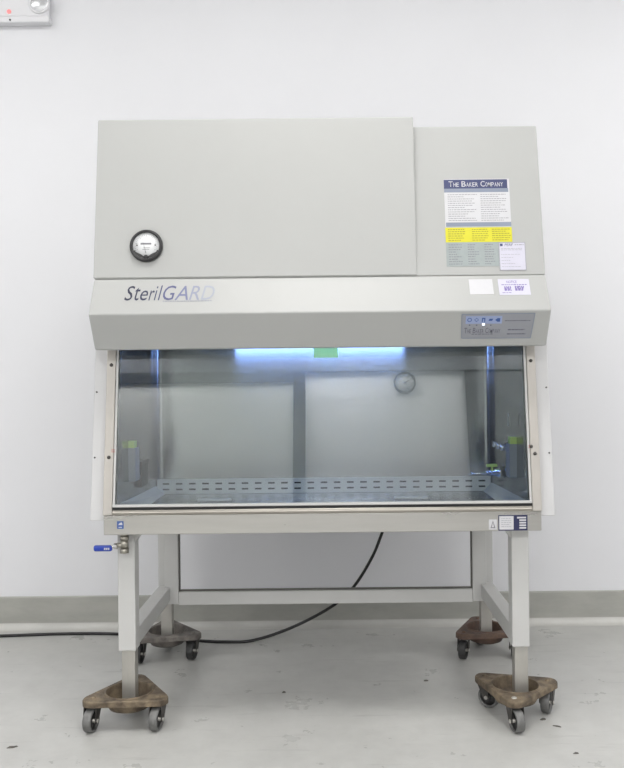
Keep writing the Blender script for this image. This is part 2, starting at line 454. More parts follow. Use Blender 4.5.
# glass sash
bm = bmesh.new()
prism(bm, [(sash_y(.700), .700), (sash_y(.700) + .006, .700), (sash_y(1.22) + .006, 1.22), (sash_y(1.22), 1.22)], -.6385, .6385)
sash = obj('glass_sash', bm, M_glass, cab, 'clear glass viewing window')
bm = bmesh.new()
box(bm, -.6465, .6465, 2.558, 2.575, .6955, .7035, .0015)
obj('bottom_rail', bm, M_white, sash)
bm = bmesh.new(); box(bm, -.6465, .6465, 2.562, 2.574, .6868, .6954)
obj('gap_shade', bm, M_black, sash, 'black strip painting the shaded gap under the glass')  # black strip stands in for the shade of the open gap
P_sash = Plane((0, SB[0], SB[1]), (0, ST[0] - SB[0], ST[1] - SB[1]), .0003)
a0, a1, b0, b1 = rect(P_sash, 313.5, 346.5, 338, 357.5)
bm = bmesh.new(); patch(bm, P_sash, a0, a1, b0, b1, 0, .0004)
obj('green_label', bm, M_green, sash, 'bright green film label at the top of the glass')

# front sill and steel lip
bm = bmesh.new(); box(bm, -.675, .675, 2.564, 2.70, .610, .6705, .0022, 2)
sill = obj('front_sill', bm, M_sill, cab, 'brushed stainless front sill')
bm = bmesh.new(); prism(bm, [(2.575, .6708), (2.560, .6708), (2.557, .679), (2.561, .6865), (2.60, .6865), (2.66, .6708)], -.647, .647, .0015)
obj('armrest_lip', bm, M_lip, cab, 'worn stainless lip under the window')

# work chamber
CW, CY = .612, 3.045
bm = bmesh.new()
path = [(-.637, 2.60)]
R = .022
for k in range(7):
    t = k / 6 * PI / 2; path.append((-CW + R - R * math.cos(t), CY - R + R * math.sin(t)))
for k in range(7):
    t = k / 6 * PI / 2; path.append((CW - R + R * math.sin(t), CY - R + R * math.cos(t)))
path.append((.637, 2.60))
Z0, Z1 = .66, 1.235
a = [bm.verts.new((x, sash_y(Z0) + .009 if y == 2.60 else y, Z0)) for x, y in path]; b = [bm.verts.new((x, sash_y(Z1) + .009 if y == 2.60 else y, Z1)) for x, y in path]
for i in range(len(path) - 1):
    f = bm.faces.new([a[i], a[i + 1], b[i + 1], b[i]])
    f.smooth = 0 < i < 7 or 7 < i < len(path) - 2
lin = obj('chamber_liner', bm, M_steel, cab, 'dull stainless lining of the work chamber', recalc=False)
bm = bmesh.new(); box(bm, -.64, .64, 2.66, 3.25, 1.2352, 1.245)
obj('diffuser_screen', bm, M_steel, cab)
bm = bmesh.new(); box(bm, -CW, CW, 2.58, CY, .655, .668)
obj('work_surface', bm, M_tray, cab, 'polished stainless work surface')
for x in (-.375, .30):
    bm = bmesh.new(); box(bm, x - .058, x + .058, 2.85, 2.872, .6682, .676, .002)
    obj('tray_handle', bm, M_strip, cab, 'pale bar handle of the work tray')
for s in (-1, 1):
    bm = bmesh.new()
    x0 = s * (CW - .0005); x1 = s * (CW - .032)
    v = [bm.verts.new(p) for p in ((s * .635, 2.60, .700), (x1, 2.60, .669), (x1, CY - .001, .669), (x0, CY - .001, .700))]
    u = [bm.verts.new(p) for p in ((s * .635, 2.60, .669), (x0, CY - .001, .669))]
    bm.faces.new(v); bm.faces.new([v[0], u[0], v[1]]); bm.faces.new([v[3], v[2], u[1]])
    obj('side_return', bm, M_strip, cab, 'pale sloped strip along the chamber side')
# perforated strip: holes are real openings before a dark duct
bm = bmesh.new()
N = 25; pitch = 1.20 / N; xs = []
for i in range(N):
    c = -.60 + (i + .5) * pitch; xs += [c - .012, c + .012]
xs = [-.608] + xs + [.608]
zs = [.669, .683, .689, .7035, .7095, .722]
gv = [[bm.verts.new((x, CY - .012, z)) for x in xs] for z in zs]
for j in range(len(zs) - 1):
    for i in range(len(xs) - 1):
        if j in (1, 3) and i % 2 == 1: continue
        bm.faces.new([gv[j][i], gv[j][i + 1], gv[j + 1][i + 1], gv[j + 1][i]])
top = [bm.verts.new((x, CY - .001, .722)) for x in xs]
for i in range(len(xs) - 1): bm.faces.new([gv[-1][i], gv[-1][i + 1], top[i + 1], top[i]])
ps = obj('perforated_strip', bm, M_strip, cab, 'pale strip with two rows of exhaust slots')
obj('shade_slab', box(bmesh.new(), -.607, .607, CY - .006, CY - .002, .669, .720), M_dark, ps)  # black slab paints the shade seen through the slots
# UV / fluorescent tube tucked behind the hood
TY, TZ, TX0, TX1 = 2.80, 1.213, -.345, .315
lam = obj('lamp_tube', cyl(bmesh.new(), (TX0, TY, TZ), (TX1, TY, TZ), .013, n=20), M_tube, cab, 'lit bluish tube behind the hood')
for x in (TX0, TX1):
    s = -1 if x < 0 else 1
    obj('lamp_socket', box(bmesh.new(), min(x, x + s * .03), max(x, x + s * .03), TY - .018, TY + .018, TZ - .018, 1.235, .003), M_white, lam)

# fittings on the chamber sides
for s in (-1, 1):
    xi = s * CW
    bm = bmesh.new(); xa, xb = sorted((s * .634, s * .606)); box(bm, xa, xb, 2.70, 2.755, .757, .866, .003)
    ob = obj('outlet_cover', bm, M_outlet, cab, 'grey electrical outlet cover on the chamber side')
    bm = bmesh.new(); xa, xb = sorted((s * .634, s * .610)); box(bm, xa, xb, 2.702, 2.735, .866, .888, .001)
    obj('note', bm, M_note, ob, 'yellow green sticker')
bm = bmesh.new(); box(bm, -.632, -CW + .001, 2.80, 2.90, .725, .80, .001)
op = obj('dark_box', bm, M_black, cab, 'dark rectangular box on the left chamber side')  # plain dark box with a thin strip on top
bm = bmesh.new(); box(bm, -.632, -CW + .003, 2.795, 2.905, .80, .812, .001)
obj('dark_box_top', bm, M_fork, op)
for k, y in enumerate((2.90, 2.83, 2.765)):
    bm = lathe(bmesh.new(), [(0, .022), (.009, .022), (.011, .018), (.011, .008), (.007, .006), (.007, 0)], (CW, y, .850), (-1, 0, 0), 18)
    obj('plug_button', bm, M_bchrome, cab)
bm = lathe(bmesh.new(), [(0, .045), (.007, .045), (.008, .02), (.014, .018), (.014, .004), (.018, .003), (.018, 0)], (CW, 2.89, .752), (-1, 0, 0), 18)
cyl(bm, (CW - .03, 2.89, .752), (CW - .105, 2.885, .749), .0045, .0035, n=12)
pc = obj('service_petcock', bm, M_bchrome, cab, 'chrome gas petcock with a green lever')
bm = bmesh.new(); cyl(bm, (CW - .026, 2.89, .756), (CW - .026, 2.89, .774), .004, n=10); box(bm, CW - .045, CW - .008, 2.882, 2.898, .772, .782, .003)
obj('lever', bm, M_note, pc)
bm = bmesh.new(); box(bm, CW - .001, CW, 2.73, 2.738, .925, .965)
obj('side_label', bm, M_paper, cab, 'thin white label on the right chamber side')

# ------------------------------------------------------------------ pressure gauge
ga, gb = uv(P_box, 146.8, 246.5)
go = P_box.p(ga, gb); gn = P_box.n
g = obj('pressure_gauge', lathe(bmesh.new(), [(0, .0), (.050, 0), (.0505, .010), (.0485, .014), (.0425, .015), (.041, .009), (0, .009)], go, gn, 48), M_bezel, cab, 'round black-rimmed differential pressure gauge')
dial = obj('dial', lathe(bmesh.new(), [(.0405, .0092), (.0405, .0098), (0, .0098)], go, gn, 40), M_dial, g)
P_dial = Plane(go, P_box.v); 
bm = bmesh.new(); seg = []
for k in range(21):
    t = -2.75 + k / 20 * (5.5 - PI) ; seg.append((math.cos(t) * .040, math.sin(t) * .040))
ring = [(-2.75 + k * 2.36 / 20) for k in range(21)]
inner = [.0375 - .006 * abs(math.sin(3.0 * (t + PI / 2))) for t in ring]
for t0, t1, i0, i1 in zip(ring, ring[1:], inner, inner[1:]):
    quad(bm, P_dial, [(i0 * math.cos(t0), i0 * math.sin(t0)), (.0405 * math.cos(t0), .0405 * math.sin(t0)), (.0405 * math.cos(t1), .0405 * math.sin(t1)), (i1 * math.cos(t1), i1 * math.sin(t1))], .0099, .0102)
obj('lower_cover', bm, M_bezel, dial)
bm = bmesh.new()
for k in range(25):
    t = math.radians(205 - k * 230 / 24); r0 = .031 if k % 4 else .028
    c, s = math.cos(t), math.sin(t)
    quad(bm, P_dial, [(c * r0 - s * .0004, s * r0 + c * .0004), (c * r0 + s * .0004, s * r0 - c * .0004), (c * .035 + s * .0004, s * .035 - c * .0004), (c * .035 - s * .0004, s * .035 + c * .0004)], .0099, .0101)
patch(bm, P_dial, -.017, .016, .003, .009, .0099, .0101); patch(bm, P_dial, -.009, .012, -.008, -.0065, .0099, .0101); patch(bm, P_dial, -.011, .010, -.013, -.0115, .0099, .0101)
obj('scale_print', bm, M_ink, dial)
bm = bmesh.new()
quad(bm, P_dial, [(-.0006, -.024), (.0006, -.024), (-.012, .022)], .0106, .0110)
obj('needle', bm, M_black, dial)
for x in (-.028, .028): obj('screw', lathe(bmesh.new(), [(.0022, 0), (.0022, .0012), (0, .0014)], P_dial.p(x, .001, .0098), gn, 10), M_fork, dial)
obj('zero_screw', lathe(bmesh.new(), [(.007, 0), (.007, .004), (0, .0042)], P_dial.p(.001, -.037, .010), gn, 16), M_bezel, dial)

# ------------------------------------------------------------------ writing on the hood slope
a0, a1, b0, b1 = rect(P_slope, 126, 286.6, 214.5, 300.2)
wd = a1 - a0; hb = b0 + (b1 - b0) * .03
letters = [('S', .00, .105, 1.0), ('t', .110, .060, .90), ('e', .172, .085, .68), ('r', .268, .062, .68), ('i', .328, .035, .97), ('l', .372, .040, 1.02),
           ('G', .425, .140, 1.0), ('A', .555, .150, .97), ('R', .715, .115, .97), ('D', .845, .150, .97)]
inks = [(.025, .028, .06), (.028, .032, .07), (.033, .038, .085), (.04, .046, .10), (.052, .06, .13), (.065, .073, .16), (.105, .11, .23), (.18, .195, .32), (.29, .31, .40), (.36, .385, .45)]
logo = None
for (ch, x, wch, hh), ink in zip(letters, inks):
    bm = bmesh.new()
    text_bm(bm, ch, P_slope, a0 + x * wd, a0 + (x + wch) * wd, hb, hb + (b1 - b0) * hh, .0005, shear=.25, bold=0.0)
    m = mat('logo ink ' + ch, ink, .5, noise=.05)
    if logo is None:
        bm2 = bmesh.new(); lines_bm(bm2, P_slope, a0 + .43 * wd, a0 + .97 * wd, b0 - .0035, b0 - .001, 1, .0022, .0005, rag=0)
        logo = obj('logo', bm2, mat('logo underline ink', (.26, .28, .37), .5, noise=.1), cab, 'navy to lavender italic logo reading SterilGARD')
    obj('letter', bm, m, logo)
a0, a1, b0, b1 = rect(P_slope, 468.5, 279.5, 494, 294.3)
obj('blank_label', patch(bmesh.new(), P_slope, a0, a1, b0, b1), M_paper, cab, 'blank white sticker')
a0, a1, b0, b1 = rect(P_slope, 497.5, 279.3, 531, 294.8)
nl = obj('notice_label', patch(bmesh.new(), P_slope, a0, a1, b0, b1), M_lav, cab, 'white notice sticker with purple print')
bm = bmesh.new(); W_, H_ = a1 - a0, b1 - b0
text_bm(bm, 'NOTICE', P_slope, a0 + .27 * W_, a0 + .60 * W_, b0 + .74 * H_, b0 + .90 * H_, .0008, bold=.01)
lines_bm(bm, P_slope, a0 + .1 * W_, a0 + .92 * W_, b0 + .58 * H_, b0 + .70 * H_, 1, .0028, rag=0)
lines_bm(bm, P_slope, a0 + .18 * W_, a0 + .42 * W_, b0 + .26 * H_, b0 + .54 * H_, 4, .0042, rag=.2)
lines_bm(bm, P_slope, a0 + .52 * W_, a0 + .86 * W_, b0 + .26 * H_, b0 + .56 * H_, 4, .0042, rag=.2)
lines_bm(bm, P_slope, a0 + .10 * W_, a0 + .40 * W_, b0 + .10 * H_, b0 + .18 * H_, 1, .002, rag=0)
obj('lettering', bm, M_purple, nl)

# ------------------------------------------------------------------ control panel on the lower hood face
pts = [uv(P_chin, 461.5, 338), uv(P_chin, 530.3, 337.6), uv(P_chin, 535, 312.8), uv(P_chin, 461.9, 314)]
pts = [pts[0], pts[1], pts[2], pts[3]]
cp = obj('control_panel', quad(bmesh.new(), P_chin, pts, 0, .0018), M_panel, cab, 'grey membrane control panel with blue icons')
bm = bmesh.new()
def edge_bar(p, q, t=.0011):
    p, q = Vector(p), Vector(q); d = (q - p).normalized(); n_ = Vector((-d.y, d.x)) * t
    quad(bm, P_chin, [tuple(p - n_), tuple(q - n_), tuple(q + n_), tuple(p + n_)], .0018, .0022)
for i in range(4): edge_bar(pts[i], pts[(i + 1) % 4])
obj('border', bm, M_slate, cp)
def on(pl, x, y): return uv(pl, x, y)
a0, a1, b0, b1 = rect(P_chin, 466, 316, 501.5, 323.2)
obj('icon_band', patch(bmesh.new(), P_chin, a0, a1, b0, b1, .0018, .0020), M_bluebg, cp)
bm = bmesh.new()
for k, px in enumerate((469.5, 476.5, 483.5, 490.7, 497.7)):
    a, b = on(P_chin, px, 319.6)
    if k == 0:
        for j in range(10):
            t = j * PI / 5; t2 = (j + .8) * PI / 5
            quad(bm, P_chin, [(a + .0045 * math.cos(t), b + .0045 * math.sin(t)), (a + .0072 * math.cos(t), b + .0072 * math.sin(t)), (a + .0072 * math.cos(t2), b + .0072 * math.sin(t2)), (a + .0045 * math.cos(t2), b + .0045 * math.sin(t2))], .0020, .0023)
    elif k == 1:
        for j in range(4):
            t = j * PI / 2; t2 = (j + 1) * PI / 2
            quad(bm, P_chin, [(a + .005 * math.cos(t), b + .005 * math.sin(t)), (a + .007 * math.cos(t), b + .007 * math.sin(t)), (a + .007 * math.cos(t2), b + .007 * math.sin(t2)), (a + .005 * math.cos(t2), b + .005 * math.sin(t2))], .0020, .0023)
    elif k == 2:
        patch(bm, P_chin, a - .005, a - .002, b - .007, b + .007, .0020, .0023); patch(bm, P_chin, a + .002, a + .005, b - .007, b + .007, .0020, .0023); patch(bm, P_chin, a - .002, a + .002, b + .003, b + .007, .0020, .0023)
    elif k == 3:
        quad(bm, P_chin, [(a - .007, b - .003), (a + .004, b - .003), (a + .007, b + .004), (a - .004, b + .004)], .0020, .0023)
    else:
        quad(bm, P_chin, [(a - .008, b), (a - .001, b - .006), (a - .001, b + .006)], .0020, .0023); patch(bm, P_chin, a - .001, a + .007, b - .006, b + .006, .0020, .0023)
obj('icons', bm, M_blue, cp)
for px in (469.5, 476.5, 490.7):
    a, b = on(P_chin, px, 324.8)
    obj('indicator', patch(bmesh.new(), P_chin, a - .002, a + .002, b - .0015, b + .0015, .0018, .0022), M_navy, cp)
a, b = on(P_chin, 483.3, 324.0)
obj('lit_indicator', patch(bmesh.new(), P_chin, a - .0035, a + .0035, b - .003, b + .003, .0018, .0026), M_ledw, cp, 'lit white indicator')
def caps_line(bm, pl, a0, a1, b0, b1, words, h, bold=.008):
    """THE BAKER COMPANY set in large and small capitals"""
    tot = sum(1.35 + .85 * (len(wd_) - 1) for wd_ in words) + .6 * (len(words) - 1)
    u_ = (a1 - a0) / tot; x = a0
    for wd_ in words:
        for i, ch in enumerate(wd_):
            wc = (1.35 if i == 0 else .85) * u_
            text_bm(bm, ch, pl, x + .04 * u_, x + wc - .12 * u_, b0, b0 + (b1 - b0) * (1 if i == 0 else .76), h, bold=bold)
            x += wc
        x += .6 * u_
    return bm
a0, a1, b0, b1 = rect(P_chin, 464.3, 327.6, 500, 332.6)
bm = bmesh.new(); caps_line(bm, P_chin, a0, a1, b0, b1, ('THE', 'BAKER', 'COMPANY'), .0021, .006)
a0, a1, b0, b1 = rect(P_chin, 471.5, 333.2, 493, 334.4); lines_bm(bm, P_chin, a0, a1, b0, b1, 1, .0022, .0020, rag=0)
M_pp = mat('panel print', (.13, .13, .18), .5, noise=.1)
obj('lettering', bm, M_pp, cp); bm = bmesh.new()
a0, a1, b0, b1 = rect(P_chin, 505, 319, 530, 321.5); lines_bm(bm, P_chin, a0, a1, b0, b1, 1, .0028, .0020, rag=0)
obj('small_print', bm, M_pp, cp); bm = bmesh.new()
a0, a1, b0, b1 = rect(P_chin, 508, 328, 524, 330.5); lines_bm(bm, P_chin, a0, a1, b0, b1, 1, .004, .0020, rag=0)
a0, a1, b0, b1 = rect(P_chin, 507, 332, 525, 335); lines_bm(bm, P_chin, a0, a1, b0, b1, 1, .004, .0020, rag=0)
obj('small_print', bm, M_pp, cp)

# ------------------------------------------------------------------ labels on the right front
a0, a1, b0, b1 = rect(P_right, 443.6, 179.4, 511.4, 226.8)
main = obj('instruction_label', patch(bmesh.new(), P_right, a0, a1, b0, b1), M_paper, cab, 'white instruction label with a navy heading')
W_, H_ = a1 - a0, b1 - b0
def sub(pl, y0, y1): return uv(pl, 478, y1)[1], uv(pl, 478, y0)[1]
bb0, bb1 = sub(P_right, 179.6, 188.5)
bn = obj('heading_band', patch(bmesh.new(), P_right, a0, a1 - .006, bb0, bb1, .0006, .0008), M_navy, main)
bm = bmesh.new(); caps_line(bm, P_right, a0 + .07 * W_, a1 - .09 * W_, bb0 + .006, bb1 - .0055, ('THE', 'BAKER', 'COMPANY'), .0010, .004)
obj('heading_lettering', bm, M_paper, bn)
bm = bmesh.new(); c0, c1 = sub(P_right, 188.5, 192.3); patch(bm, P_right, a0, a1 - .004, c0, c1, .0006, .0008); c0, c1 = sub(P_right, 222.3, 226.6); patch(bm, P_right, a0 + .002, a1, c0, c1, .0006, .0008)
obj('grey_band', bm, M_slate, main)
bm = bmesh.new(); c0, c1 = sub(P_right, 193.5, 221.5)
lines_bm(bm, P_right, a0 + .05 * W_, a0 + .50 * W_, c0, c1, 13, .0017, rag=.5); obj('small_print', bm, M_ink, main); bm = bmesh.new()
lines_bm(bm, P_right, a0 + .55 * W_, a0 + .98 * W_, c0, c1, 13, .0017, rag=.4)
obj('small_print', bm, M_ink, main)
a0, a1, b0, b1 = rect(P_right, 445.2, 227.8, 512.4, 241.8)
yl = obj('caution_label', patch(bmesh.new(), P_right, a0, a1, b0, b1), M_yel, cab, 'bright yellow caution label')
bm = bmesh.new(); W_ = a1 - a0
bm.free()
for f0, f1 in ((.04, .30), (.40, .66), (.70, .98)):
    obj('small_print', lines_bm(bmesh.new(), P_right, a0 + f0 * W_, a0 + f1 * W_, b0 + .003, b1 - .003, 6, .0026, rag=.25), M_yelink, yl)
a0, a1, b0, b1 = rect(P_right, 445.8, 242.6, 511, 266)
sg = obj('specification_label', patch(bmesh.new(), P_right, a0, a1, b0, b1, 0, .0005), M_sage, cab, 'grey green specification label')
bm = bmesh.new(); W_ = a1 - a0
bm.free()
for f0, f1 in ((.04, .28), (.34, .54), (.60, .78)):
    obj('small_print', lines_bm(bmesh.new(), P_right, a0 + f0 * W_, a0 + f1 * W_, b0 + .004, b1 - .004, 9, .002, rag=.5), M_ink, sg)
a0, a1, b0, b1 = rect(P_right, 498.4, 242.4, 526.6, 270.4)
tl = obj('test_label', patch(bmesh.new(), P_right, a0, a1, b0, b1, .0005, .0012), M_lav, cab, 'white test sticker with a thin border')
bm = bmesh.new(); W_, H_ = a1 - a0, b1 - b0
for r_ in ((0, 1, 0, .025), (0, 1, .975, 1), (0, .025, 0, 1), (.975, 1, 0, 1)): patch(bm, P_right, a0 + r_[0] * W_, a0 + r_[1] * W_, b0 + r_[2] * H_, b0 + r_[3] * H_, .0012, .0014)
lines_bm(bm, P_right, a0 + .08 * W_, a0 + .9 * W_, b0 + .70 * H_, b0 + .80 * H_, 2, .0016, .0013, rag=.1)
lines_bm(bm, P_right, a0 + .08 * W_, a0 + .9 * W_, b0 + .08 * H_, b0 + .62 * H_, 5, .0012, .0013, rag=.6)
lines_bm(bm, P_right, a0 + .60 * W_, a0 + .94 * W_, b0 + .86 * H_, b0 + .95 * H_, 1, .003, .0013, rag=.0)
obj('small_print', bm, M_inkl, tl)
bm = bmesh.new(); text_bm(bm, 'PERF', P_right, a0 + .22 * W_, a0 + .54 * W_, b0 + .86 * H_, b0 + .95 * H_, .0015, shear=.2)
patch(bm, P_right, a0 + .05 * W_, a0 + .15 * W_, b0 + .86 * H_, b0 + .95 * H_, .0013, .0015)
obj('lettering', bm, M_navy, tl)

# ------------------------------------------------------------------ labels on the sill
a0, a1, b0, b1 = rect(P_sill, 498.3, 515.2, 527.6, 530.4)
nb = obj('rating_label', patch(bmesh.new(), P_sill, a0, a1, b0, b1), M_navy2, cab, 'navy and white rating label')
W_, H_ = a1 - a0, b1 - b0
bm = bmesh.new(); patch(bm, P_sill, a0 + .03 * W_, a0 + .52 * W_, b0 + .07 * H_, b0 + .94 * H_, .0006, .0008)
for k in range(5): patch(bm, P_sill, a0 + (.72 if k else .64) * W_, a0 + .95 * W_, b0 + (.12 + .165 * (4 - k)) * H_, b0 + (.225 + .165 * (4 - k)) * H_, .0006, .0008)
wf = obj('white_field', bm, M_paper, nb)
bm = bmesh.new(); lines_bm(bm, P_sill, a0 + .1 * W_, a0 + .47 * W_, b0 + .2 * H_, b0 + .85 * H_, 5, .0016, .0009, rag=.3)
obj('small_print', bm, M_inkl, nb)
a0, a1, b0, b1 = rect(P_sill, 488.8, 519.5, 497, 529.6)
tg = obj('warning_label', patch(bmesh.new(), P_sill, a0, a1, b0, b1), M_paper, cab, 'small white warning sticker with a triangle')
bm = bmesh.new(); W_, H_ = a1 - a0, b1 - b0; cx_ = (a0 + a1) / 2
quad(bm, P_sill, [(a0 + .2 * W_, b0 + .15 * H_), (a0 + .32 * W_, b0 + .15 * H_), (cx_, b0 + .72 * H_), (cx_, b0 + .9 * H_)], .0006, .0008)
quad(bm, P_sill, [(a0 + .68 * W_, b0 + .15 * H_), (a0 + .8 * W_, b0 + .15 * H_), (cx_, b0 + .9 * H_), (cx_, b0 + .72 * H_)], .0006, .0008)
patch(bm, P_sill, a0 + .3 * W_, a0 + .7 * W_, b0 + .15 * H_, b0 + .24 * H_, .0006, .0008)
obj('triangle', bm, M_ink, tg)
a0, a1, b0, b1 = rect(P_sill, 117.0, 521.2, 123.6, 528.8)
bl = obj('blue_label', patch(bmesh.new(), P_sill, a0, a1, b0, b1), M_blue, cab, 'small blue square sticker')
bm = bmesh.new(); W_, H_ = a1 - a0, b1 - b0
quad(bm, P_sill, [(a0 + .2 * W_, b0 + .5 * H_), (a0 + .85 * W_, b0 + .5 * H_), (a0 + .75 * W_, b0 + .85 * H_), (a0 + .45 * W_, b0 + .78 * H_)], .0006, .0008)
patch(bm, P_sill, a0 + .25 * W_, a0 + .75 * W_, b0 + .15 * H_, b0 + .25 * H_, .0006, .0008)
obj('symbol', bm, M_paper, bl)

# ------------------------------------------------------------------ drain valve with blue handle
VX, VY, VZ = -.620, 2.598, .572
bm = bmesh.new()
cyl(bm, (VX, VY, .612), (VX, VY, .600), .012, n=20); cyl(bm, (VX, VY, .600), (VX, VY, .590), .0155, n=6); cyl(bm, (VX, VY, .590), (VX, VY, .562), .012, .0125, n=20)
cyl(bm, (VX, VY, .562), (VX, VY, .548), .0155, n=6); cyl(bm, (VX, VY, .573), (VX - .022, VY - .006, .573), .008, n=16)
va = obj('drain_valve', bm, M_valve, cab, 'chrome ball valve hanging under the sill')
bm = bmesh.new()
cyl(bm, (VX - .020, VY - .006, .570), (VX - .030, VY - .006, .570), .010, n=6)
box(bm, VX - .050, VX - .026, VY - .008, VY - .004, .564, .573, .001)
obj('handle_stem', bm, M_chrome, va)
bm = bmesh.new(); box(bm, VX - .094, VX - .036, VY - .013, VY + .001, .5545, .5735, .006, 3)
hd = obj('handle', bm, M_hblue, va, 'bright blue lever handle')
bm = bmesh.new(); P_h = Plane((VX - .094, VY - .013, .5545), (0, 0, 1), .0002)
for k in range(3): patch(bm, P_h, .034 + k * .006, .0385 + k * .006, .006, .012)
obj('handle_mark', bm, M_paper, hd)

# ------------------------------------------------------------------ the stand
LX, LF, LB = .6235, 2.660, 3.262
stand = thing('equipment_stand', 'white painted steel stand with four legs carrying the cabinet', 'stand', (0, 2.96, .05))
for sx in (-1, 1):
    for y, nm in ((LF, 'front'), (LB, 'back')):
        bm = bmesh.new(); h = .0275
        box(bm, sx * LX - h, sx * LX + h, y - h, y + h, .229, .6095, .003)
        lg = obj('leg', bm, M_white, stand)
        bm = bmesh.new(); q = .0212
        box(bm, sx * LX - q + .002, sx * LX + q + .002, y - q, y + q, .0505, .2295, .002)
        obj('leg_tube', bm, M_stw, lg, 'bare steel foot tube')
        if nm == 'front':
            t = bmesh.new()
            x0 = sx * (LX - h)
            for yy in (y - .02, y + .02): pass
            v = [t.verts.new(p) for p in ((x0, y - .022, .6095), (x0 - sx * .022, y - .022, .6095), (x0 - sx * .022, y - .022, .602), (x0, y - .022, .574),
                                          (x0, y + .022, .6095), (x0 - sx * .022, y + .022, .6095), (x0 - sx * .022, y + .022, .602), (x0, y + .022, .574))]
            for f in ((0, 1, 2, 3), (7, 6, 5, 4), (0, 4, 5, 1), (1, 5, 6, 2), (2, 6, 7, 3), (3, 7, 4, 0)): t.faces.new([v[i] for i in f])
            bm = bmesh.new(); merge(bm, t)
            obj('gusset', bm, M_white, lg)
    bm = bmesh.new(); box(bm, sx * LX - .024, sx * LX + .024, LF + .0285, LB - .0285, .232, .287, .003)
    obj('side_rail', bm, M_white, stand)
    bm = bmesh.new(); xa, xb = sorted((sx * .619, sx * .566)); box(bm, xa, xb, 3.20, 3.232, .222, .6095, .002)
    obj('rear_upright', bm, M_white, stand)
    bm = bmesh.new(); xa, xb = sorted((sx * .566, sx * .5615)); box(bm, xa, xb, 3.21, 3.225, .274, .6095, .0005)
    obj('inner_angle', bm, M_angle, stand, 'dark steel angle lining the rear frame')
bm = bmesh.new(); box(bm, -.5655, .5655, 3.20, 3.232, .2185, .269, .002)
obj('rear_crossbar', bm, M_white, stand)
bm = bmesh.new(); box(bm, -.5655, .5655, 3.21, 3.225, .2692, .274, .0005)
obj('inner_angle', bm, M_angle, stand)

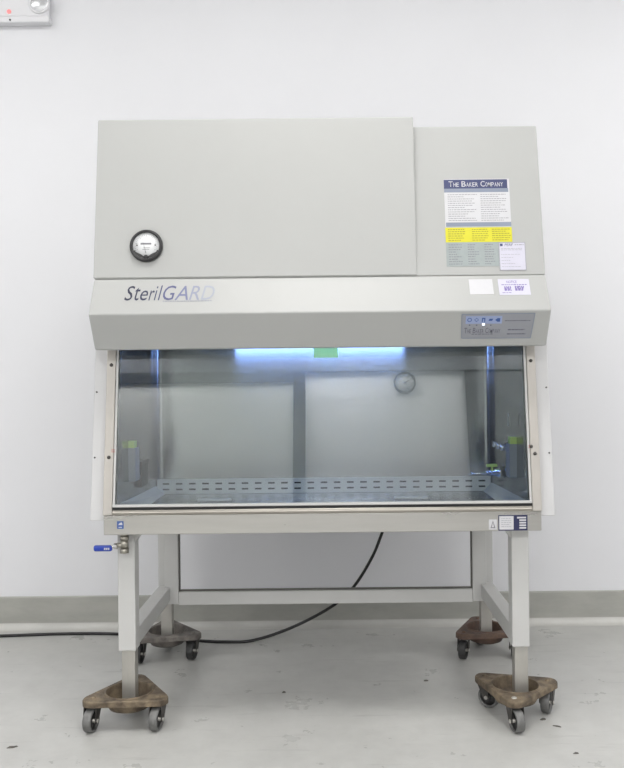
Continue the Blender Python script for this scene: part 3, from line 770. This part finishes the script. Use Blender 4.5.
# ------------------------------------------------------------------ triangular dollies
def tri_outline(R, r, n=7):
    out = []
    for k in range(3):
        t0 = k * 2 * PI / 3; c = Vector((math.cos(t0) * R, math.sin(t0) * R))
        for j in range(n):
            t = t0 - PI / 3 + j / (n - 1) * 2 * PI / 3
            out.append(c + Vector((math.cos(t), math.sin(t))) * r)
    return out
def make_dolly(label, loc, ang, iron, tread, swivels):
    t = thing('triangular_dolly', label, 'dolly', loc, 'tri-dollies under the stand legs', local=True)
    t.rotation_euler = (0, 0, math.radians(ang))
    # plate with a round well
    bm = bmesh.new(); HR = .0765
    n = 48
    poly = tri_outline(.117, .031, 16)
    def radius(t):
        d = Vector((math.cos(t), math.sin(t))); best = 0
        for p, q in zip(poly, poly[1:] + poly[:1]):
            e = q - p; den = d.x * e.y - d.y * e.x
            if abs(den) < 1e-9: continue
            u_ = (p.x * e.y - p.y * e.x) / den; w_ = (p.x * d.y - p.y * d.x) / den
            if u_ > 0 and -1e-6 <= w_ <= 1 + 1e-6: best = max(best, u_)
        return best
    angs = [2 * PI * i / 96 for i in range(96)]
    outl = [Vector((math.cos(t), math.sin(t))) * radius(t) for t in angs]
    # resample: one outer point per hole point, along the same bearing order
    m_ = len(outl)
    hole = [Vector((math.cos(math.atan2(p.y, p.x)), math.sin(math.atan2(p.y, p.x)))) * HR for p in outl]
    ztop, zbot = .098, .0785
    loops = []
    for (src, z, sc) in ((hole, ztop, 1), (outl, ztop, .975), (outl, ztop - .004, 1), (outl, zbot, 1), (outl, zbot, .93), (outl, ztop - .008, .92), (hole, ztop - .008, 1.05)):
        loops.append([bm.verts.new((p.x * sc, p.y * sc, z)) for p in src])
    for A, B in zip(loops, loops[1:] + [loops[0]]):
        for i in range(m_):
            bm.faces.new([A[i], A[(i + 1) % m_], B[(i + 1) % m_], B[i]])
    obj('plate', bm, iron, t)
    bm = lathe(bmesh.new(), [(.0775, .0978), (.0765, .1005), (.0735, .1005), (.0715, .0975), (.070, .075), (.058, .054), (.045, .048), (0, .048), (0, .043), (.048, .043), (.064, .050), (.076, .072), (.0775, .089)], (0, 0, 0), (0, 0, 1), 40)
    obj('leg_cup', bm, iron, t)
    for k in range(3):
        th = k * 2 * PI / 3; c = Vector((math.cos(th) * .116, math.sin(th) * .116, 0))
        sw = math.radians(swivels[k] - ang)            # heading of the wheel's rolling direction (world) into the dolly's frame
        roll = Vector((math.cos(sw), math.sin(sw), 0)); ax = Vector((-roll.y, roll.x, 0))
        hub = c - roll * .016 + Vector((0, 0, .0355))
        bm = bmesh.new()
        cyl(bm, c + Vector((0, 0, .090)), c + Vector((0, 0, .074)), .022, n=20)
        for s in (-1, 1):
            o_ = ax * s * .0185
            a_ = [c + roll * .017 + o_ + V(0, 0, .077), c - roll * .022 + o_ + V(0, 0, .077), hub - roll * .010 + o_ + V(0, 0, -.006), hub + roll * .009 + o_ + V(0, 0, -.006)]
            b_ = [p + ax * s * .003 for p in a_]
            A = [bm.verts.new(p) for p in a_]; B = [bm.verts.new(p) for p in b_]
            bm.faces.new(A); bm.faces.new(B[::-1])
            for i in range(4): bm.faces.new([A[i], B[i], B[(i + 1) % 4], A[(i + 1) % 4]])
        A = [c + roll * .018 + ax * .0215, c - roll * .022 + ax * .0215, c - roll * .022 - ax * .0215, c + roll * .018 - ax * .0215]
        A1 = [bm.verts.new(p + V(0, 0, .074)) for p in A]; B1 = [bm.verts.new(p + V(0, 0, .079)) for p in A]
        bm.faces.new(A1[::-1]); bm.faces.new(B1)
        for i in range(4): bm.faces.new([A1[i], A1[(i + 1) % 4], B1[(i + 1) % 4], B1[i]])
        cs = obj('caster', bm, M_fork, t)
        bm = lathe(bmesh.new(), [(.030, -.0145), (.034, -.0125), (.0355, -.009), (.0355, .009), (.034, .0125), (.030, .0145), (.028, .006), (.028, -.006)], hub, ax, 32, closed=True)
        obj('tyre', bm, tread, cs)
        bm = lathe(bmesh.new(), [(0, -.006), (.0278, -.006), (.0278, .006), (0, .006)], hub, ax, 24)
        for q in range(5):
            e = q * 2 * PI / 5; r_ = roll * math.cos(e) + V(0, 0, 1) * math.sin(e)
            cyl(bm, hub + r_ * .006, hub + r_ * .027, .0072, n=8)
        obj('wheel_disc', bm, M_treadd, cs)
        bm = cyl(bmesh.new(), hub - ax * .024, hub + ax * .024, .006, n=12)
        obj('axle_bolt', bm, M_stw, cs)
        obj('bolt', lathe(bmesh.new(), [(.0085, 0), (.0085, .002), (.004, .0045), (0, .005)], (c.x, c.y, .0978), (0, 0, 1), 16), M_stw if (label.endswith('corner to the front') and k == 1) else iron, t)
    return t
make_dolly('brown rusty triangular dolly under the left front leg, flat side to the front', (-.622, 2.652, 0), 92, M_iron, M_tread, (110, 80, 80))
make_dolly('brown rusty triangular dolly under the right front leg, one corner to the front', (.611, 2.668, 0), 136, M_iron, M_tread, (140, 104, 64))
make_dolly('grey triangular dolly under the left back leg, nearest the black cord', (-.628, 3.285, 0), 100, M_irong, M_treadd, (100, 85, 80))
make_dolly('dark red-brown triangular dolly under the right back leg', (.628, 3.285, 0), 95, M_irond, M_treadd, (100, 70, 80))

# ------------------------------------------------------------------ power cord
r = .0062
pts = [(-2.3, 3.50, r), (-1.75, 3.515, r), (-1.40, 3.53, r), (-1.15, 3.55, r), (-.92, 3.545, r), (-.75, 3.50, r), (-.58, 3.45, r), (-.42, 3.42, r), (-.30, 3.425, r + .004),
       (-.14, 3.44, .058), (.02, 3.455, .136), (.11, 3.46, .212), (.187, 3.46, .33), (.228, 3.44, .43), (.258, 3.41, .53), (.28, 3.36, .63), (.29, 3.32, .70), (.29, 3.30, .705)]
tag(obj('power_cord', tube(bmesh.new(), spline(pts, 10), r, 12), M_cord), 'black power cord drooping behind the stand and running along the wall to the left', 'cord')

# ------------------------------------------------------------------ emergency light
ex0, ex1 = -1.51, -1.178
em = thing('emergency_light', 'white wall-mounted emergency light with a red indicator at the top left', 'light', ((ex0 + ex1) / 2, YB, 2.642))
bm = bmesh.new(); box(bm, ex0, ex1, YB - .044, YB - .0002, 2.642, 2.668, .005, 3)
obj('base_rim', bm, M_elight, em)
bm = bmesh.new(); box(bm, ex0 + .004, ex1 - .005, YB - .040, YB - .0002, 2.664, 2.79, .014, 4)
hs = obj('housing', bm, M_elight, em)
for x in (ex0 + .052, ex1 - .052 + .010):
    c = (x, YB - .040, 2.724)
    lh = obj('lamp_head', lathe(bmesh.new(), [(.046, -.004), (.046, .006), (.043, .010), (.038, .008), (.036, .002), (0, .001)], c, (0, -1, 0), 32), M_elight, em)
    bm = lathe(bmesh.new(), [(.0375, .005), (.030, .008), (.015, .010), (0, .011)], c, (0, -1, 0), 28)
    obj('lens', bm, M_lens, lh)
obj('indicator', lathe(bmesh.new(), [(.010, -.002), (.009, .003), (0, .005)], (-1.352, YB - .040, 2.690), (0, -1, 0), 16), M_led, em, 'glowing red indicator')
obj('test_button', lathe(bmesh.new(), [(.004, -.001), (.004, .003), (0, .003)], (-1.346, YB - .044, 2.652), (0, -1, 0), 12), M_black, em)

# ------------------------------------------------------------------ wall clock on the opposite wall
ccx, ccz, cr = .755, 2.635, .112
ck = thing('wall_clock', 'round dark-rimmed wall clock seen mirrored in the cabinet glass', 'clock', (ccx, YF, ccz))
obj('rim', lathe(bmesh.new(), [(cr, 0), (cr, .03), (cr - .012, .035), (cr - .020, .025), (cr - .020, 0)], (ccx, YF, ccz), (0, 1, 0), 48, closed=True), M_beam, ck)
fc = obj('face', lathe(bmesh.new(), [(cr - .019, .002), (cr - .019, .012), (0, .012)], (ccx, YF, ccz), (0, 1, 0), 40), M_clock, ck)
bm = bmesh.new()
for k in range(12):
    t = k * PI / 6; c, s = math.cos(t), math.sin(t)
    tmp = bmesh.new(); box(tmp, -.003, .003, 0, .001, .072, .088)
    merge(bm, tmp, Matrix.Translation((ccx, YF + .0122, ccz)) @ Matrix.Rotation(t, 4, 'Y'))
obj('hour_marks', bm, M_black, fc)
for L_, wd_, ang in ((.05, .005, 62), (.075, .0035, 150)):
    tmp = bmesh.new(); box(tmp, -wd_, wd_, 0, .001, -.012, L_); bm = bmesh.new()
    merge(bm, tmp, Matrix.Translation((ccx, YF + .0145 + wd_ * .3, ccz)) @ Matrix.Rotation(math.radians(ang), 4, 'Y'))
    obj('hand', bm, M_black, ck)

# ------------------------------------------------------------------ scraps on the floor
def scrap(x, y, l, wd_, ang, label, hh=.004):
    bm = bmesh.new(); n = 9
    ring = []
    for i in range(n):
        t = 2 * PI * i / n; k = random.uniform(.7, 1.15)
        ring.append((l * k * math.cos(t), wd_ * k * math.sin(t)))
    A = [bm.verts.new((a, b, 0.0002)) for a, b in ring]; B = [bm.verts.new((a * .7, b * .7, hh * random.uniform(.6, 1))) for a, b in ring]
    bm.faces.new(A[::-1]); bm.faces.new(B)
    for i in range(n): bm.faces.new([A[i], A[(i + 1) % n], B[(i + 1) % n], B[i]])
    bmesh.ops.transform(bm, matrix=Matrix.Translation((x, y, 0)) @ Matrix.Rotation(ang, 4, 'Z'), verts=bm.verts[:])
    tag(obj('floor_scrap', bm, M_scrap), label, 'scrap', 'dark scraps on the floor')
def fl(px, py):
    dx, dy = px - VPX, py - VPY; y_ = dx * ROLL + dy; x_ = dx - dy * ROLL
    Y = CAMZ * F_PX / y_; return CAMX + x_ * Y / F_PX, Y
for (px, py, l, wd_, an, lb) in ((543, 719.5, .014, .007, .3, 'dark lump of dirt on the floor beside the right front dolly'),
                                 (557, 726.5, .014, .004, -.5, 'thin dark sliver on the floor right of the dirt lump'),
                                 (12, 747.5, .016, .007, .4, 'dark flat scrap on the floor at the lower left edge'),
                                 (576, 753.5, .009, .004, .2, 'small brown scrap on the floor at the lower right'),
                                 (426, 681, .008, .005, .1, 'tiny dark speck on the floor left of the right back dolly'),
                                 (284, 692.5, .008, .006, .1, 'tiny dark speck on the open floor between the front dollies')):
    x, y = fl(px, py); scrap(x, y, l, wd_, an, lb)
